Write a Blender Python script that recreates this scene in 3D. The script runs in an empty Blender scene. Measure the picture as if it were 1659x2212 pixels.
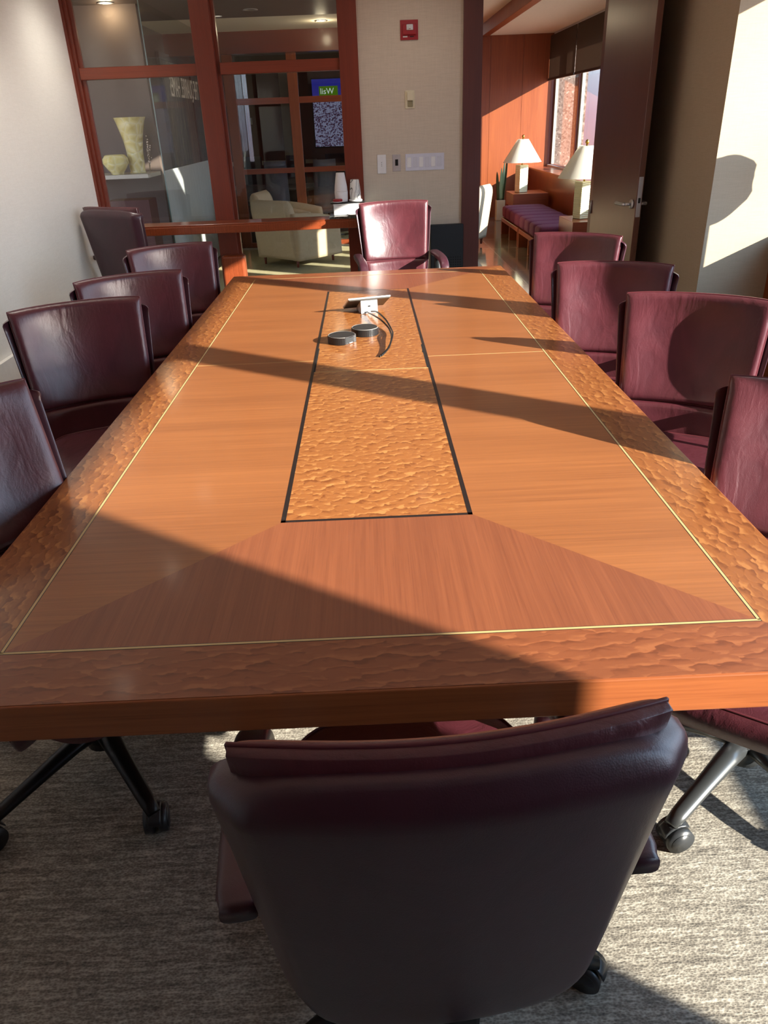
import bpy, bmesh, math, random
from mathutils import Vector, Matrix
random.seed(4)
S = bpy.context.scene
COL = S.collection
PI = math.pi

# ------------------------------------------------------------------ helpers
def lin(c):
    c = c / 255.0
    return c / 12.92 if c <= 0.04045 else ((c + 0.055) / 1.055) ** 2.4
def rgb(r, g, b): return (lin(r), lin(g), lin(b), 1.0)

class NT:
    def __init__(s, name):
        s.m = bpy.data.materials.new(name); s.m.use_nodes = True
        s.t = s.m.node_tree; s.t.nodes.clear()
        s.out = s.t.nodes.new('ShaderNodeOutputMaterial')
    def n(s, typ, ins=None, **kw):
        nd = s.t.nodes.new(typ)
        for k, v in kw.items(): setattr(nd, k, v)
        for k, v in (ins or {}).items():
            if hasattr(v, 'is_output'): s.t.links.new(v, nd.inputs[k])
            else: nd.inputs[k].default_value = v
        return nd
    def bsdf(s, **ins):
        b = s.n('ShaderNodeBsdfPrincipled', {k.replace('_', ' '): v for k, v in ins.items()})
        s.t.links.new(b.outputs[0], s.out.inputs[0]); return b
    def coord(s, scale=(1, 1, 1), rot=(0, 0, 0), loc=(0, 0, 0), src='Object'):
        tc = s.n('ShaderNodeTexCoord')
        mp = s.n('ShaderNodeMapping', {'Vector': tc.outputs[src], 'Scale': scale, 'Rotation': rot, 'Location': loc})
        return mp.outputs[0]
    def noise(s, vec, scale=5, detail=3, rough=.5, dist=0):
        return s.n('ShaderNodeTexNoise', {'Vector': vec, 'Scale': scale, 'Detail': detail, 'Roughness': rough, 'Distortion': dist}).outputs[0]
    def ramp(s, fac, stops, interp='LINEAR'):
        r = s.n('ShaderNodeValToRGB', {'Fac': fac}); e = r.color_ramp
        e.interpolation = interp
        while len(e.elements) < len(stops): e.elements.new(.5)
        for el, (p, c) in zip(e.elements, stops): el.position = p; el.color = c
        return r.outputs[0]
    def math(s, op, a, b=0.0, c=0.0):
        return s.n('ShaderNodeMath', {0: a, 1: b, 2: c}, operation=op).outputs[0]
    def mix(s, f, a, b, blend='MIX'):
        nd = s.n('ShaderNodeMix', data_type='RGBA', blend_type=blend)
        for i, v in ((0, f), (6, a), (7, b)):
            if hasattr(v, 'is_output'): s.t.links.new(v, nd.inputs[i])
            else: nd.inputs[i].default_value = v
        return nd.outputs[2]
    def bump(s, h, strength=.2, dist=.01):
        return s.n('ShaderNodeBump', {'Height': h, 'Strength': strength, 'Distance': dist}).outputs[0]

def plain(name, c, rough=.5, metal=0, **kw):
    t = NT(name); v = t.coord()
    n = t.noise(v, 30, 3)
    col = t.mix(n, tuple(x * .93 for x in c[:3]) + (1,), tuple(min(1, x * 1.07) for x in c[:3]) + (1,))
    t.bsdf(Base_Color=col, Roughness=rough, Metallic=metal, **kw); return t.m

def emissive(name, c, strength):
    t = NT(name)
    e = t.n('ShaderNodeEmission', {'Color': c, 'Strength': strength}); t.t.links.new(e.outputs[0], t.out.inputs[0]); return t.m

def wood(name, c1, c2, axis='Z', rough=.35, coat=.3, fine=1.0, coat_rough=.12):
    """straight-grained veneer, the grain runs along axis"""
    t = NT(name)
    a, b = 1.6, 75 * fine
    sc = {'X': (a, b, b), 'Y': (b, a, b), 'Z': (b, b, a)}[axis]
    v = t.coord(sc)
    n1 = t.noise(v, 1.2, 5, .7, .3)
    sc2 = {'X': (.5, 6, 6), 'Y': (6, .5, 6), 'Z': (6, 6, .5)}[axis]
    n2 = t.noise(t.coord(sc2), 1.0, 2, .5, .4)
    f = t.math('ADD', t.math('MULTIPLY', n1, .65), t.math('MULTIPLY', n2, .35))
    col = t.ramp(f, [(.34, c1), (.66, c2)])
    pores = t.ramp(t.noise(t.coord(tuple(q * 3.2 for q in sc)), 1.0, 2), [(.62, (0, 0, 0, 1)), (.74, (1, 1, 1, 1))])
    col = t.mix(t.math('MULTIPLY', pores, .35), col, tuple(.55 * q for q in c1[:3]) + (1,))
    t.bsdf(Base_Color=col, Roughness=rough, Coat_Weight=coat, Coat_Roughness=coat_rough, Normal=t.bump(n1, .03, .002))
    return t.m

def quilted(name, cd, cm, cl, scale=(1, 1, 1), rough=.33, coat=.3, d=(.3, -1.0), cr=.12):
    """mottled, pillowed (pommele) veneer: contour-like crescents"""
    t = NT(name)
    v = t.coord(scale)
    wn = t.n('ShaderNodeTexNoise', {'Vector': v, 'Scale': 1.1, 'Detail': 2.0})
    off = t.n('ShaderNodeVectorMath', {0: wn.outputs['Color'], 1: (.5, .5, .5)}, operation='SUBTRACT').outputs[0]
    off = t.n('ShaderNodeVectorMath', {0: off, 'Scale': 1.5}, operation='SCALE').outputs[0]
    p = t.n('ShaderNodeVectorMath', {0: v, 1: off}, operation='ADD').outputs[0]
    p2 = t.n('ShaderNodeVectorMath', {0: p, 1: tuple(.12 * q for q in d) + (0,)}, operation='ADD').outputs[0]
    def sq(q):
        w_ = t.n('ShaderNodeTexVoronoi', {'Vector': q, 'Scale': 1.0, 'Randomness': 1.0}, voronoi_dimensions='2D').outputs[0]
        return t.math('MULTIPLY', w_, w_)
    df = t.math('MULTIPLY', t.math('SUBTRACT', sq(p2), sq(p)), 6.6)
    amp = t.ramp(t.noise(v, .9, 2), [(.34, (.4, .4, .4, 1)), (.56, (1, 1, 1, 1))])
    f = t.math('MULTIPLY_ADD', t.math('MULTIPLY', df, amp), .5, .5)
    col = t.ramp(f, [(.0, cd), (.08, cd), (.42, cm), (.60, cm), (.88, cl), (1.0, cl)])
    col = t.mix(.82, cm, col)
    big = t.noise(v, .22, 2)
    col = t.mix(t.math('MULTIPLY', big, .35), col, cd)
    fine = t.noise(t.coord(tuple(30 * q for q in scale)), 1, 3)
    col = t.mix(t.math('MULTIPLY', fine, .16), col, cd)
    t.bsdf(Base_Color=col, Roughness=rough, Coat_Weight=coat, Coat_Roughness=cr)
    return t.m

def leather(name, c, c2, rough=.4, wr=1.0):
    t = NT(name); v = t.coord()
    g = t.n('ShaderNodeTexVoronoi', {'Vector': v, 'Scale': 420}).outputs[0]
    w = t.noise(t.coord((9, 9, 5)), 1, 3, .55, 1.2)
    wv = t.noise(t.coord((22, 22, 12)), 1, 3, .55, 2.2)
    crease = t.ramp(wv, [(.40, (0, 0, 0, 1)), (.5, (1, 1, 1, 1)), (.6, (0, 0, 0, 1))])
    col = t.ramp(w, [(.3, c), (.7, c2)])
    h = t.math('ADD', t.math('MULTIPLY', g, .035), t.math('MULTIPLY', w, 1.0 * wr))
    zc = t.n('ShaderNodeSeparateXYZ', {'Vector': v}).outputs[2]
    top = t.ramp(zc, [(.84, (0, 0, 0, 1)), (.94, (1, 1, 1, 1))])
    gather = t.noise(t.coord((34, 34, 5)), 1, 3, .55, .8)
    h = t.math('ADD', h, t.math('MULTIPLY', t.math('MULTIPLY', top, gather), .34 * wr))
    h = t.math('ADD', h, t.math('MULTIPLY', crease, -.028 * wr))
    t.bsdf(Base_Color=col, Roughness=rough, Coat_Weight=.5, Coat_Roughness=.3, Normal=t.bump(h, .35, .012))
    return t.m

def fabric(name, c1, c2, sc=(260, 260, 160), rough=.9, streak=(14, 14, 90), amt=.5, bump=.15):
    t = NT(name)
    a = t.noise(t.coord(sc), 1, 2, .6)
    b = t.noise(t.coord(streak), 1, 3, .6)
    c = t.noise(t.coord((streak[2], streak[2], streak[0])), 1, 3, .6)
    f = t.math('ADD', t.math('MULTIPLY', a, 1 - amt), t.math('MULTIPLY', t.math('ADD', t.math('MULTIPLY', b, .6), t.math('MULTIPLY', c, .4)), amt))
    t.bsdf(Base_Color=t.ramp(f, [(.3, c1), (.7, c2)]), Roughness=rough, Normal=t.bump(f, bump, .004))
    return t.m

# ------------------------------------------------------------------ mesh helpers
def obj(name, bm, mat, parent=None, smooth=False, loc=None):
    bmesh.ops.recalc_face_normals(bm, faces=bm.faces[:])
    me = bpy.data.meshes.new(name); bm.to_mesh(me); bm.free()
    if smooth:
        for p in me.polygons: p.use_smooth = True
    for m in (mat if isinstance(mat, (list, tuple)) else [mat]): me.materials.append(m)
    o = bpy.data.objects.new(name, me); COL.objects.link(o)
    if parent: o.parent = parent
    if loc: o.location = loc
    return o
def tag(o, label=None, cat=None, group=None, kind=None):
    if label: o['label'] = label
    if cat: o['category'] = cat
    if group: o['group'] = group
    if kind: o['kind'] = kind
    return o
def thing(name, label, cat, loc=(0, 0, 0), rz=0, group=None):
    o = bpy.data.objects.new(name, None); COL.objects.link(o)
    o.empty_display_size = .1
    o.location = loc; o.rotation_euler = (0, 0, rz)
    return tag(o, label, cat, group)
def struct(name, bm, mat, parent=None, smooth=False):
    o = obj(name, bm, mat, parent, smooth); o['kind'] = 'structure'; return o
def copy_tree(o, parent=None):
    c = o.copy(); COL.objects.link(c)
    if parent: c.parent = parent; c.matrix_parent_inverse = o.matrix_parent_inverse
    for ch in list(o.children): copy_tree(ch, c)
    return c

def bx(bm, x0, x1, y0, y1, z0, z1, bev=0, seg=2, M=None):
    vs = [bm.verts.new((x, y, z)) for z in (z0, z1) for y in (y0, y1) for x in (x0, x1)]
    fs = [bm.faces.new([vs[i] for i in f]) for f in ((0, 2, 3, 1), (4, 5, 7, 6), (0, 1, 5, 4), (2, 6, 7, 3), (0, 4, 6, 2), (1, 3, 7, 5))]
    if bev:
        es = list({e for f in fs for e in f.edges})
        r = bmesh.ops.bevel(bm, geom=es, offset=bev, segments=seg, profile=.5, affect='EDGES')
        vs = list({v for f in r['faces'] for v in f.verts} | {v for v in vs if v.is_valid})
    if M:
        for v in vs: v.co = M @ v.co
    return bm
def box(*a, **k): return bx(bmesh.new(), *a, **k)
def lathe(bm, prof, n=32, c=(0, 0, 0), cap=True, wob=None):
    rings = []
    for r, z in prof:
        ring = []
        for i in range(n):
            a = 2 * PI * i / n
            rr = r * (1 + (wob(a, z) if wob else 0))
            ring.append(bm.verts.new((c[0] + rr * math.cos(a), c[1] + rr * math.sin(a), c[2] + z)))
        rings.append(ring)
    for A, B in zip(rings, rings[1:]):
        for i in range(n): bm.faces.new((A[i], A[(i + 1) % n], B[(i + 1) % n], B[i]))
    if cap: bm.faces.new(rings[0][::-1]); bm.faces.new(rings[-1])
    return bm
def tube(bm, pts, r, n=10, cap=True, flat=None):
    pts = [Vector(p) for p in pts]; rings = []
    rs = r if isinstance(r, (list, tuple)) else [r] * len(pts)
    for i, p in enumerate(pts):
        d = (pts[min(i + 1, len(pts) - 1)] - pts[max(i - 1, 0)]).normalized()
        up = Vector((0, 0, 1)) if abs(d.z) < .95 else Vector((0, 1, 0))
        s = d.cross(up).normalized(); u = s.cross(d).normalized()
        fx, fy = flat or (1, 1)
        rings.append([bm.verts.new(p + s * math.cos(2 * PI * k / n) * rs[i] * fx + u * math.sin(2 * PI * k / n) * rs[i] * fy) for k in range(n)])
    for A, B in zip(rings, rings[1:]):
        for k in range(n): bm.faces.new((A[k], A[(k + 1) % n], B[(k + 1) % n], B[k]))
    if cap: bm.faces.new(rings[0][::-1]); bm.faces.new(rings[-1])
    return bm
def smoothpath(pts, n=6):
    P = [Vector(p) for p in pts]; out = []
    for i in range(len(P) - 1):
        a, b, c, d = P[max(i - 1, 0)], P[i], P[i + 1], P[min(i + 2, len(P) - 1)]
        for k in range(n):
            t = k / n
            out.append(.5 * ((2 * b) + (c - a) * t + (2 * a - 5 * b + 4 * c - d) * t * t + (3 * b - a - 3 * c + d) * t ** 3))
    out.append(P[-1]); return out
def slab(bm, fn, nu=24, nv=20):
    """closed sheet with thickness; fn(u,v,s) gives the point of side s(-1/+1)"""
    G = {}
    for s in (-1, 1):
        for j in range(nv + 1):
            for i in range(nu + 1): G[s, i, j] = bm.verts.new(fn(i / nu, j / nv, s))
    for s in (-1, 1):
        for j in range(nv):
            for i in range(nu): bm.faces.new((G[s, i, j], G[s, i + 1, j], G[s, i + 1, j + 1], G[s, i, j + 1]))
    bd = [(i, 0) for i in range(nu)] + [(nu, j) for j in range(nv)] + [(i, nv) for i in range(nu, 0, -1)] + [(0, j) for j in range(nv, 0, -1)]
    for a, b in zip(bd, bd[1:] + bd[:1]):
        bm.faces.new((G[-1, a[0], a[1]], G[-1, b[0], b[1]], G[1, b[0], b[1]], G[1, a[0], a[1]]))
    return bm
def cushion(bm, cx, cy, cz, sx, sy, sz, p=6.0, n=18, puff=0.0):
    """pillowy superellipsoid-sided block"""
    tgt = bm; bm = bmesh.new()
    g = bmesh.ops.create_cube(bm, size=2.0)
    es = list({e for v in g['verts'] for e in v.link_edges})
    bmesh.ops.subdivide_edges(bm, edges=es, cuts=n, use_grid_fill=True)
    vs = list(bm.verts)
    for v in vs:
        x, y, z = v.co
        m = (abs(x) ** p + abs(y) ** p + abs(z) ** p) ** (1 / p)
        x, y, z = x / m, y / m, z / m
        pf = 1 + puff * (1 - x * x) * (1 - y * y)
        v.co = (cx + x * sx / 2, cy + y * sy / 2, cz + z * sz / 2 * pf)
    me = bpy.data.meshes.new('cushion_block'); bm.to_mesh(me); bm.free(); tgt.from_mesh(me); bpy.data.meshes.remove(me)
    return tgt
def prism(bm, poly, z0, z1):
    a = [bm.verts.new((x, y, z0)) for x, y in poly]; b = [bm.verts.new((x, y, z1)) for x, y in poly]
    n = len(poly)
    bm.faces.new(a[::-1]); bm.faces.new(b)
    for i in range(n): bm.faces.new((a[i], a[(i + 1) % n], b[(i + 1) % n], b[i]))
    return bm
def disc(bm, c, r, ax, th, n=24):
    """cylinder of thickness th centred at c with axis ax"""
    ax = Vector(ax).normalized()
    return tube(bm, [Vector(c) - ax * th / 2, Vector(c) + ax * th / 2], r, n)
def text_mesh(body, size, depth):
    cu = bpy.data.curves.new('lettering', 'FONT'); cu.body = body; cu.size = size; cu.extrude = depth
    o = bpy.data.objects.new('lettering', cu); COL.objects.link(o)
    bpy.context.view_layer.update()
    me = bpy.data.meshes.new_from_object(o)
    bpy.data.objects.remove(o); bm = bmesh.new(); bm.from_mesh(me); return bm

# ------------------------------------------------------------------ materials
C1, C2 = rgb(118, 58, 36), rgb(150, 78, 48)
M_table_x = wood('table_veneer_across', rgb(142, 86, 50), rgb(172, 108, 62), 'X', .36, .35, 1.3)
M_table_y = wood('table_veneer_lengthwise', rgb(126, 70, 46), rgb(154, 90, 58), 'Y', .36, .35, 1.3)
M_edge = wood('table_edge_veneer', rgb(136, 72, 37), rgb(168, 96, 52), 'X', .4, .2, 1.0)
M_edge_y = wood('table_side_edge_veneer', rgb(136, 72, 37), rgb(168, 96, 52), 'Y', .4, .2, 1.0)
M_q_end = quilted('quilted_veneer_end', rgb(108, 58, 36), rgb(146, 84, 52), rgb(178, 110, 68), (20, 46, 10), d=(.2, -1.0))
M_q_side = quilted('quilted_veneer_side', rgb(112, 62, 32), rgb(160, 98, 52), rgb(200, 136, 76), (44, 26, 10), d=(-1.0, -.4))
M_q_mid = quilted('quilted_veneer_centre', rgb(124, 68, 34), rgb(174, 110, 58), rgb(220, 158, 92), (34, 40, 10), d=(.35, -1.0))
M_inlay = plain('pale_inlay', rgb(206, 178, 122), .4)
M_ebony = plain('dark_inlay', rgb(34, 28, 28), .35)
M_gap = plain('black_gap', rgb(8, 7, 7), .8)
M_lea = leather('burgundy_leather', rgb(76, 32, 40), rgb(92, 41, 49), .38)
M_lea_s = leather('burgundy_leather_smooth', rgb(60, 29, 40), rgb(68, 33, 45), .38, .25)
M_pipe = plain('burgundy_piping', rgb(96, 44, 50), .35)
M_stitch = plain('dark_thread', rgb(70, 28, 34), .6)
M_black = plain('black_painted_metal', rgb(24, 26, 27), .35, .3)
M_plastic = plain('black_plastic', rgb(28, 29, 30), .4)
M_caster = plain('grey_caster_plastic', rgb(48, 50, 52), .35)
M_cherry = wood('cherry_panel', rgb(124, 58, 26), rgb(152, 80, 38), 'Z', .45, .08)
M_cherry_x = wood('cherry_rail', rgb(126, 56, 30), rgb(152, 74, 40), 'X', .32, .4)
M_frame = wood('frame_cherry', rgb(110, 46, 30), rgb(126, 54, 35), 'Z', .36, .3, 1.5)
M_frame_x = wood('frame_cherry_rail', rgb(116, 50, 30), rgb(138, 62, 38), 'X', .36, .3, 1.5)
M_door = wood('door_veneer', rgb(98, 56, 42), rgb(108, 62, 47), 'Z', .28, .8, 1.0, .24)
M_door_dk = wood('dark_door_frame', rgb(80, 38, 32), rgb(94, 46, 38), 'Z', .38, .3)
M_burl = quilted('console_edge_veneer', rgb(116, 52, 26), rgb(142, 66, 34), rgb(164, 82, 46), (90, 90, 120), d=(1.0, .2))
M_wall_far = fabric('woven_wall_fabric', rgb(186, 174, 156), rgb(210, 198, 180), (300, 300, 300), .9, (10, 10, 150), .6, .1)
M_wall_left = fabric('silvery_wall_covering', rgb(232, 230, 221), rgb(247, 245, 237), (50, 50, 320), .55, (14, 14, 160), .6, .1)
M_wall_tan = fabric('tan_wall_fabric', rgb(172, 157, 132), rgb(192, 177, 152), (300, 300, 300), .9, (10, 10, 150), .5, .1)
M_white = plain('white_paint', rgb(236, 234, 228), .7)
M_ceil = plain('ceiling_paint', rgb(236, 226, 204), .8)
M_metal = plain('satin_steel', rgb(206, 207, 210), .34, .9)
M_wplastic = plain('white_plastic', rgb(225, 226, 226), .35)
M_cream = plain('cream_plastic', rgb(214, 206, 176), .4)
M_red = plain('red_enamel', rgb(150, 24, 36), .35)
M_granite = None
def granite(name, c1, c2, c3, sc=160, rough=.2):
    t = NT(name); v = t.coord((sc, sc, sc))
    a = t.n('ShaderNodeTexVoronoi', {'Vector': v, 'Scale': 1.0}).outputs['Color']
    f = t.n('ShaderNodeSeparateColor', {'Color': a}).outputs[0]
    t.bsdf(Base_Color=t.ramp(f, [(0, c1), (.5, c2), (.8, c2), (1, c3)]), Roughness=rough); return t.m
M_granite = granite('dark_granite', rgb(36, 42, 42), rgb(70, 78, 76), rgb(140, 146, 142), 220)
M_granite_out = granite('facade_granite', rgb(70, 58, 50), rgb(118, 100, 88), rgb(160, 142, 128), 40, .8)
M_uphol = fabric('cream_upholstery', rgb(172, 152, 124), rgb(190, 170, 140), (200, 200, 200), .9, (40, 40, 40), .3, .08)
M_purple = fabric('plum_fabric', rgb(98, 36, 60), rgb(118, 46, 72), (260, 260, 260), .85, (40, 40, 40), .3, .1)
M_shade = None
t = NT('lampshade_fabric')
d = t.n('ShaderNodeBsdfDiffuse', {'Color': rgb(232, 228, 214)}); tr = t.n('ShaderNodeBsdfTranslucent', {'Color': rgb(232, 224, 200)})
mx = t.n('ShaderNodeMixShader', {0: .3, 1: d.outputs[0], 2: tr.outputs[0]}); t.t.links.new(mx.outputs[0], t.out.inputs[0]); M_shade = t.m
t = NT('frosted_lamp_glass'); v = t.coord((1, 1, 95))
w = t.n('ShaderNodeTexWave', {'Vector': t.coord(), 'Scale': 14, 'Distortion': 3, 'Detail': 1}, bands_direction='Z').outputs[0]
t.bsdf(Base_Color=rgb(226, 220, 178), Roughness=.3, Normal=t.bump(w, .3, .01), Subsurface_Weight=.4, Subsurface_Radius=(.05, .05, .04)); M_lampglass = t.m
M_brass = plain('brass', rgb(200, 160, 70), .25, 1.0)

def glass(name, tint=(1, 1, 1, 1), refl=1.0, ior=1.5):
    t = NT(name)
    tr = t.n('ShaderNodeBsdfTransparent', {'Color': tint}); gl = t.n('ShaderNodeBsdfGlossy', {'Roughness': 0.0, 'Color': (1, 1, 1, 1)})
    lw = t.n('ShaderNodeLayerWeight', {'Blend': .5})
    sch = t.math('MULTIPLY_ADD', t.math('POWER', lw.outputs['Facing'], 5.0), .96 * refl, .04 * refl)
    mx = t.n('ShaderNodeMixShader', {0: sch, 1: tr.outputs[0], 2: gl.outputs[0]})
    t.t.links.new(mx.outputs[0], t.out.inputs[0]); return t.m
M_glass = glass('clear_glass', (.93, .95, .94, 1))
M_winglass = glass('window_glass', (.95, .97, .97, 1))
M_glass_g = plain('green_glass_edge', rgb(104, 126, 118), .3)
t = NT('frosted_film')
tr = t.n('ShaderNodeBsdfTransparent', {'Color': (.9, .93, .93, 1)}); df = t.n('ShaderNodeBsdfDiffuse', {'Color': rgb(214, 218, 216)})
tl = t.n('ShaderNodeBsdfTranslucent', {'Color': rgb(225, 228, 226)})
m1 = t.n('ShaderNodeMixShader', {0: .5, 1: df.outputs[0], 2: tl.outputs[0]})
ns = t.noise(t.coord((30, 30, 4)), 1, 3)
mx = t.n('ShaderNodeMixShader', {0: t.math('MULTIPLY_ADD', ns, .2, .58), 1: tr.outputs[0], 2: m1.outputs[0]}); t.t.links.new(mx.outputs[0], t.out.inputs[0]); M_frost = t.m
t = NT('roller_blind_fabric')
tr = t.n('ShaderNodeBsdfTransparent', {'Color': (1, .85, .70, 1)}); df = t.n('ShaderNodeBsdfDiffuse', {'Color': rgb(92, 80, 72)})
tl = t.n('ShaderNodeBsdfTranslucent', {'Color': rgb(110, 92, 80)})
m1 = t.n('ShaderNodeMixShader', {0: .25, 1: df.outputs[0], 2: tl.outputs[0]})
mx = t.n('ShaderNodeMixShader', {0: .95, 1: tr.outputs[0], 2: m1.outputs[0]}); t.t.links.new(mx.outputs[0], t.out.inputs[0]); M_blind = t.m

# carpet
t = NT('loop_pile_carpet')
a = t.noise(t.coord((7, 70, 1)), 1, 4, .65, .2)
b = t.n('ShaderNodeTexVoronoi', {'Vector': t.coord((150, 250, 1)), 'Scale': 1.0}).outputs[0]
c = t.noise(t.coord((34, 170, 1)), 1, 3, .7)
f = t.math('ADD', t.math('ADD', t.math('MULTIPLY', a, .5), t.math('MULTIPLY', b, .22)), t.math('MULTIPLY', c, .42))
tile = t.n('ShaderNodeTexChecker', {'Vector': t.coord((2, 2, 1)), 'Scale': 1.0}).outputs[1]
col = t.ramp(f, [(.36, rgb(72, 68, 62)), (.55, rgb(140, 132, 118)), (.74, rgb(204, 196, 178))])
col = t.mix(t.math('MULTIPLY', tile, .08), col, rgb(90, 84, 78))
t.bsdf(Base_Color=col, Roughness=.95, Normal=t.bump(f, .6, .006)); M_carpet = t.m
# lobby stone tiles
t = NT('polished_stone_tile')
br = t.n('ShaderNodeTexBrick', {'Vector': t.coord((1, 1, 1), loc=(.05, .02, 0)), 'Color1': rgb(118, 103, 84), 'Color2': rgb(124, 109, 90), 'Mortar': rgb(176, 160, 136), 'Scale': 1.0, 'Mortar Size': .006, 'Brick Width': .9, 'Row Height': .9}, offset=0.0)
n = t.noise(t.coord((3, 12, 1)), 1, 4)
t.bsdf(Base_Color=t.mix(.25, br.outputs[0], t.ramp(n, [(.3, rgb(104, 90, 72)), (.7, rgb(136, 121, 99))])), Roughness=.12); M_tile = t.m
M_rug = fabric('olive_area_rug', rgb(150, 140, 104), rgb(178, 168, 128), (160, 160, 160), .95, (30, 30, 30), .3, .3)
M_rug_edge = fabric('grey_rug_binding', rgb(172, 164, 144), rgb(196, 188, 168), (160, 160, 160), .95, (30, 30, 30), .3, .3)

# ------------------------------------------------------------------ setting: conference room
YF, YB, XL, XW, XC, YC, ZC = 5.5, -3.2, -2.18, 2.90, 2.21, 3.92, 2.75
struct('floor', box(XL - .1, XW + .12, YB - .1, YF + .08, -.12, 0), M_carpet)
struct('ceiling', box(XL - .1, XW + .12, YB - .1, YF + .12, ZC, ZC + .1), M_white)
struct('wall_left', box(XL - .12, XL, YB, YF + .1, 0, ZC), M_wall_left)
struct('wall_near', box(XL, XW, YB - .12, YB, 0, ZC), M_door_dk)
struct('baseboard_left', box(XL + .001, XL + .03, YB, 5.0, 0, .47), M_white)
# fabric panel between the glazing and the door
struct('wall_far', box(0.0, .80, YF - .03, YF + .1, 0, ZC), M_wall_far)
struct('wall_right', box(XC, XW + .1, YC, YF + .1, 0, ZC), M_wall_tan)          # solid block beside the door
struct('trim_1', box(1.9, XC, YF - .02, YF + .1, 0, ZC), M_door_dk)             # jamb on the hinge side
struct('trim_2', box(.80, .945, YF - .06, YF + .1, 0, ZC), M_door_dk)           # jamb on the latch side
strike = struct('trim_3', box(.945, .949, YF - .03, YF + .01, 1.05, 1.17), M_metal)
struct('trim_4', box(.945, 1.9, YF - .06, YF + .1, 2.62, ZC), M_door_dk)        # door head

# window wall on the right: low cabinet wall, piers, head, glass
SILLX, SILLZ = 2.67, .78
bm = bmesh.new(); bx(bm, SILLX, XW, YB, YC, 0, SILLZ, .006, 1); bx(bm, XW - .02, XW + .02, YB, YC, SILLZ, .84)
struct('trim_5', bm, M_cherry)
bm = bmesh.new(); bx(bm, XW, XW + .1, YB, YC, 0, .82); bx(bm, XW, XW + .1, YB, YC, 2.55, ZC)
def cy(c): return c - .68 * XW
bx(bm, XW, XW + .1, YB, cy(.10) - .068, .82, 2.55)
for c0, c1 in ((1.50, 1.765), (3.315, 3.525)):
    bx(bm, XW - .02, XW + .04, cy(c0) + .013, cy(c1) - .027, .82, 2.55)
struct('wall_right', bm, M_white)
struct('window_1', box(XW + .05, XW + .056, cy(.10) - .07, YC, .82, 2.55), M_winglass)
bl = thing('roller_blind', 'brown roller blind drawn part way down the conference room window', 'blind', (XW - .06, 0, 2.7))
obj('blind_fabric', box(-.002, .002, YB + .2, YC - .02, -.268, 0), M_blind, bl)
obj('bottom_bar', box(-.012, .012, YB + .2, YC - .02, -.297, -.268, .004), M_plastic, bl)
obj('roller_tube', tube(bmesh.new(), [(0, YB + .2, .01), (0, YC - .02, .01)], .03, 12), M_plastic, bl, True)

# glazed partition at the far end
w1 = thing('window_2', None, None, (0, 0, 0)); w1['kind'] = 'structure'
def part(name, bm, mat, parent, smooth=False): return obj(name, bm, mat, parent, smooth)
bm = bmesh.new(); bx(bm, XL, XL + .02, YF - .03, YF + .09, 0, ZC); bx(bm, XL + .02, XL + .045, YF - .005, YF + .07, 0, ZC); bx(bm, XL + .045, XL + .075, YF + .02, YF + .05, 0, ZC)
part('stile', bm, M_frame, w1)
bm = bmesh.new(); bx(bm, -1.235, -1.085, YF - .05, YF + .1, 0, ZC, .003, 1); bx(bm, -1.085, -1.06, YF + .01, YF + .06, 0, ZC)
part('post', bm, M_frame, w1)
part('post', box(-.145, 0.0, YF - .05, YF + .1, 0, ZC, .003, 1), M_frame, w1)
part('rail', box(XL + .05, -1.235, YF - .02, YF + .07, 2.005, 2.085, .003, 1), M_frame_x, w1)
part('rail', box(-1.06, -.145, YF - .02, YF + .07, 2.005, 2.085, .003, 1), M_frame_x, w1)
part('sill_rail', box(XL + .05, -1.235, YF - .02, YF + .07, 0, .06), M_frame_x, w1)
part('sill_rail', box(-1.06, -.145, YF - .02, YF + .07, 0, .06), M_frame_x, w1)
for xa, xb in ((XL + .05, -1.235), (-1.06, -.145)):
    part('pane', box(xa, xb, YF + .03, YF + .038, .06, 2.005), M_glass, w1)
    part('pane', box(xa, xb, YF + .03, YF + .038, 2.085, ZC), M_glass, w1)
part('foot_block', box(-1.21, -1.02, YF - .17, YF - .05, 0, .70, .02, 3), M_burl, w1)

# console shelf along the glazing
cs = thing('console_shelf', 'long burl-edged wooden console shelf under the glazed partition', 'shelf', (0, 0, 0))
obj('shelf_top', box(-2.12, .10, 5.19, YF - .055, .955, .966, .002, 1), M_cherry_x, cs)
obj('front_edge', box(-2.12, .10, 5.185, 5.21, .895, .955, .006, 2), M_burl, cs)
obj('underside', box(-2.12, .10, 5.21, YF - .055, .90, .954), M_frame_x, cs)
obj('leg', box(.04, .09, 5.25, 5.42, 0, .90), M_frame, cs)
obj('granite_inset', box(-.285, .09, 5.187, YF - .058, .966, .984, .002, 1), M_granite, cs)

# unseen fill spots added to the conference room ceiling to brighten the walls
def fill_spot(x, y, aim, lab, e=70):
    d = thing('wall_fill_light', lab, 'light', (x, y, ZC))
    obj('trim_ring', lathe(bmesh.new(), [(.075, 0), (.085, -.006), (.06, -.008), (.058, 0)], 28, cap=False), M_wplastic, d, True)
    obj('lens', lathe(bmesh.new(), [(.058, -.003), (.0, -.004)], 24, cap=False), emissive('fill_lens', (1, .88, .70, 1), 5), d)
    sp_ = bpy.data.lights.new('fill_lamp', 'SPOT'); sp_.energy = e; sp_.color = (1, .93, .83); sp_.spot_size = math.radians(115); sp_.spot_blend = 1.0; sp_.shadow_soft_size = .2
    so = bpy.data.objects.new('fill_lamp', sp_); COL.objects.link(so); so.parent = d; so.location = (0, 0, -.02)
    so.rotation_euler = (Vector(aim) - Vector((x, y, ZC))).to_track_quat('-Z', 'Y').to_euler()
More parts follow.
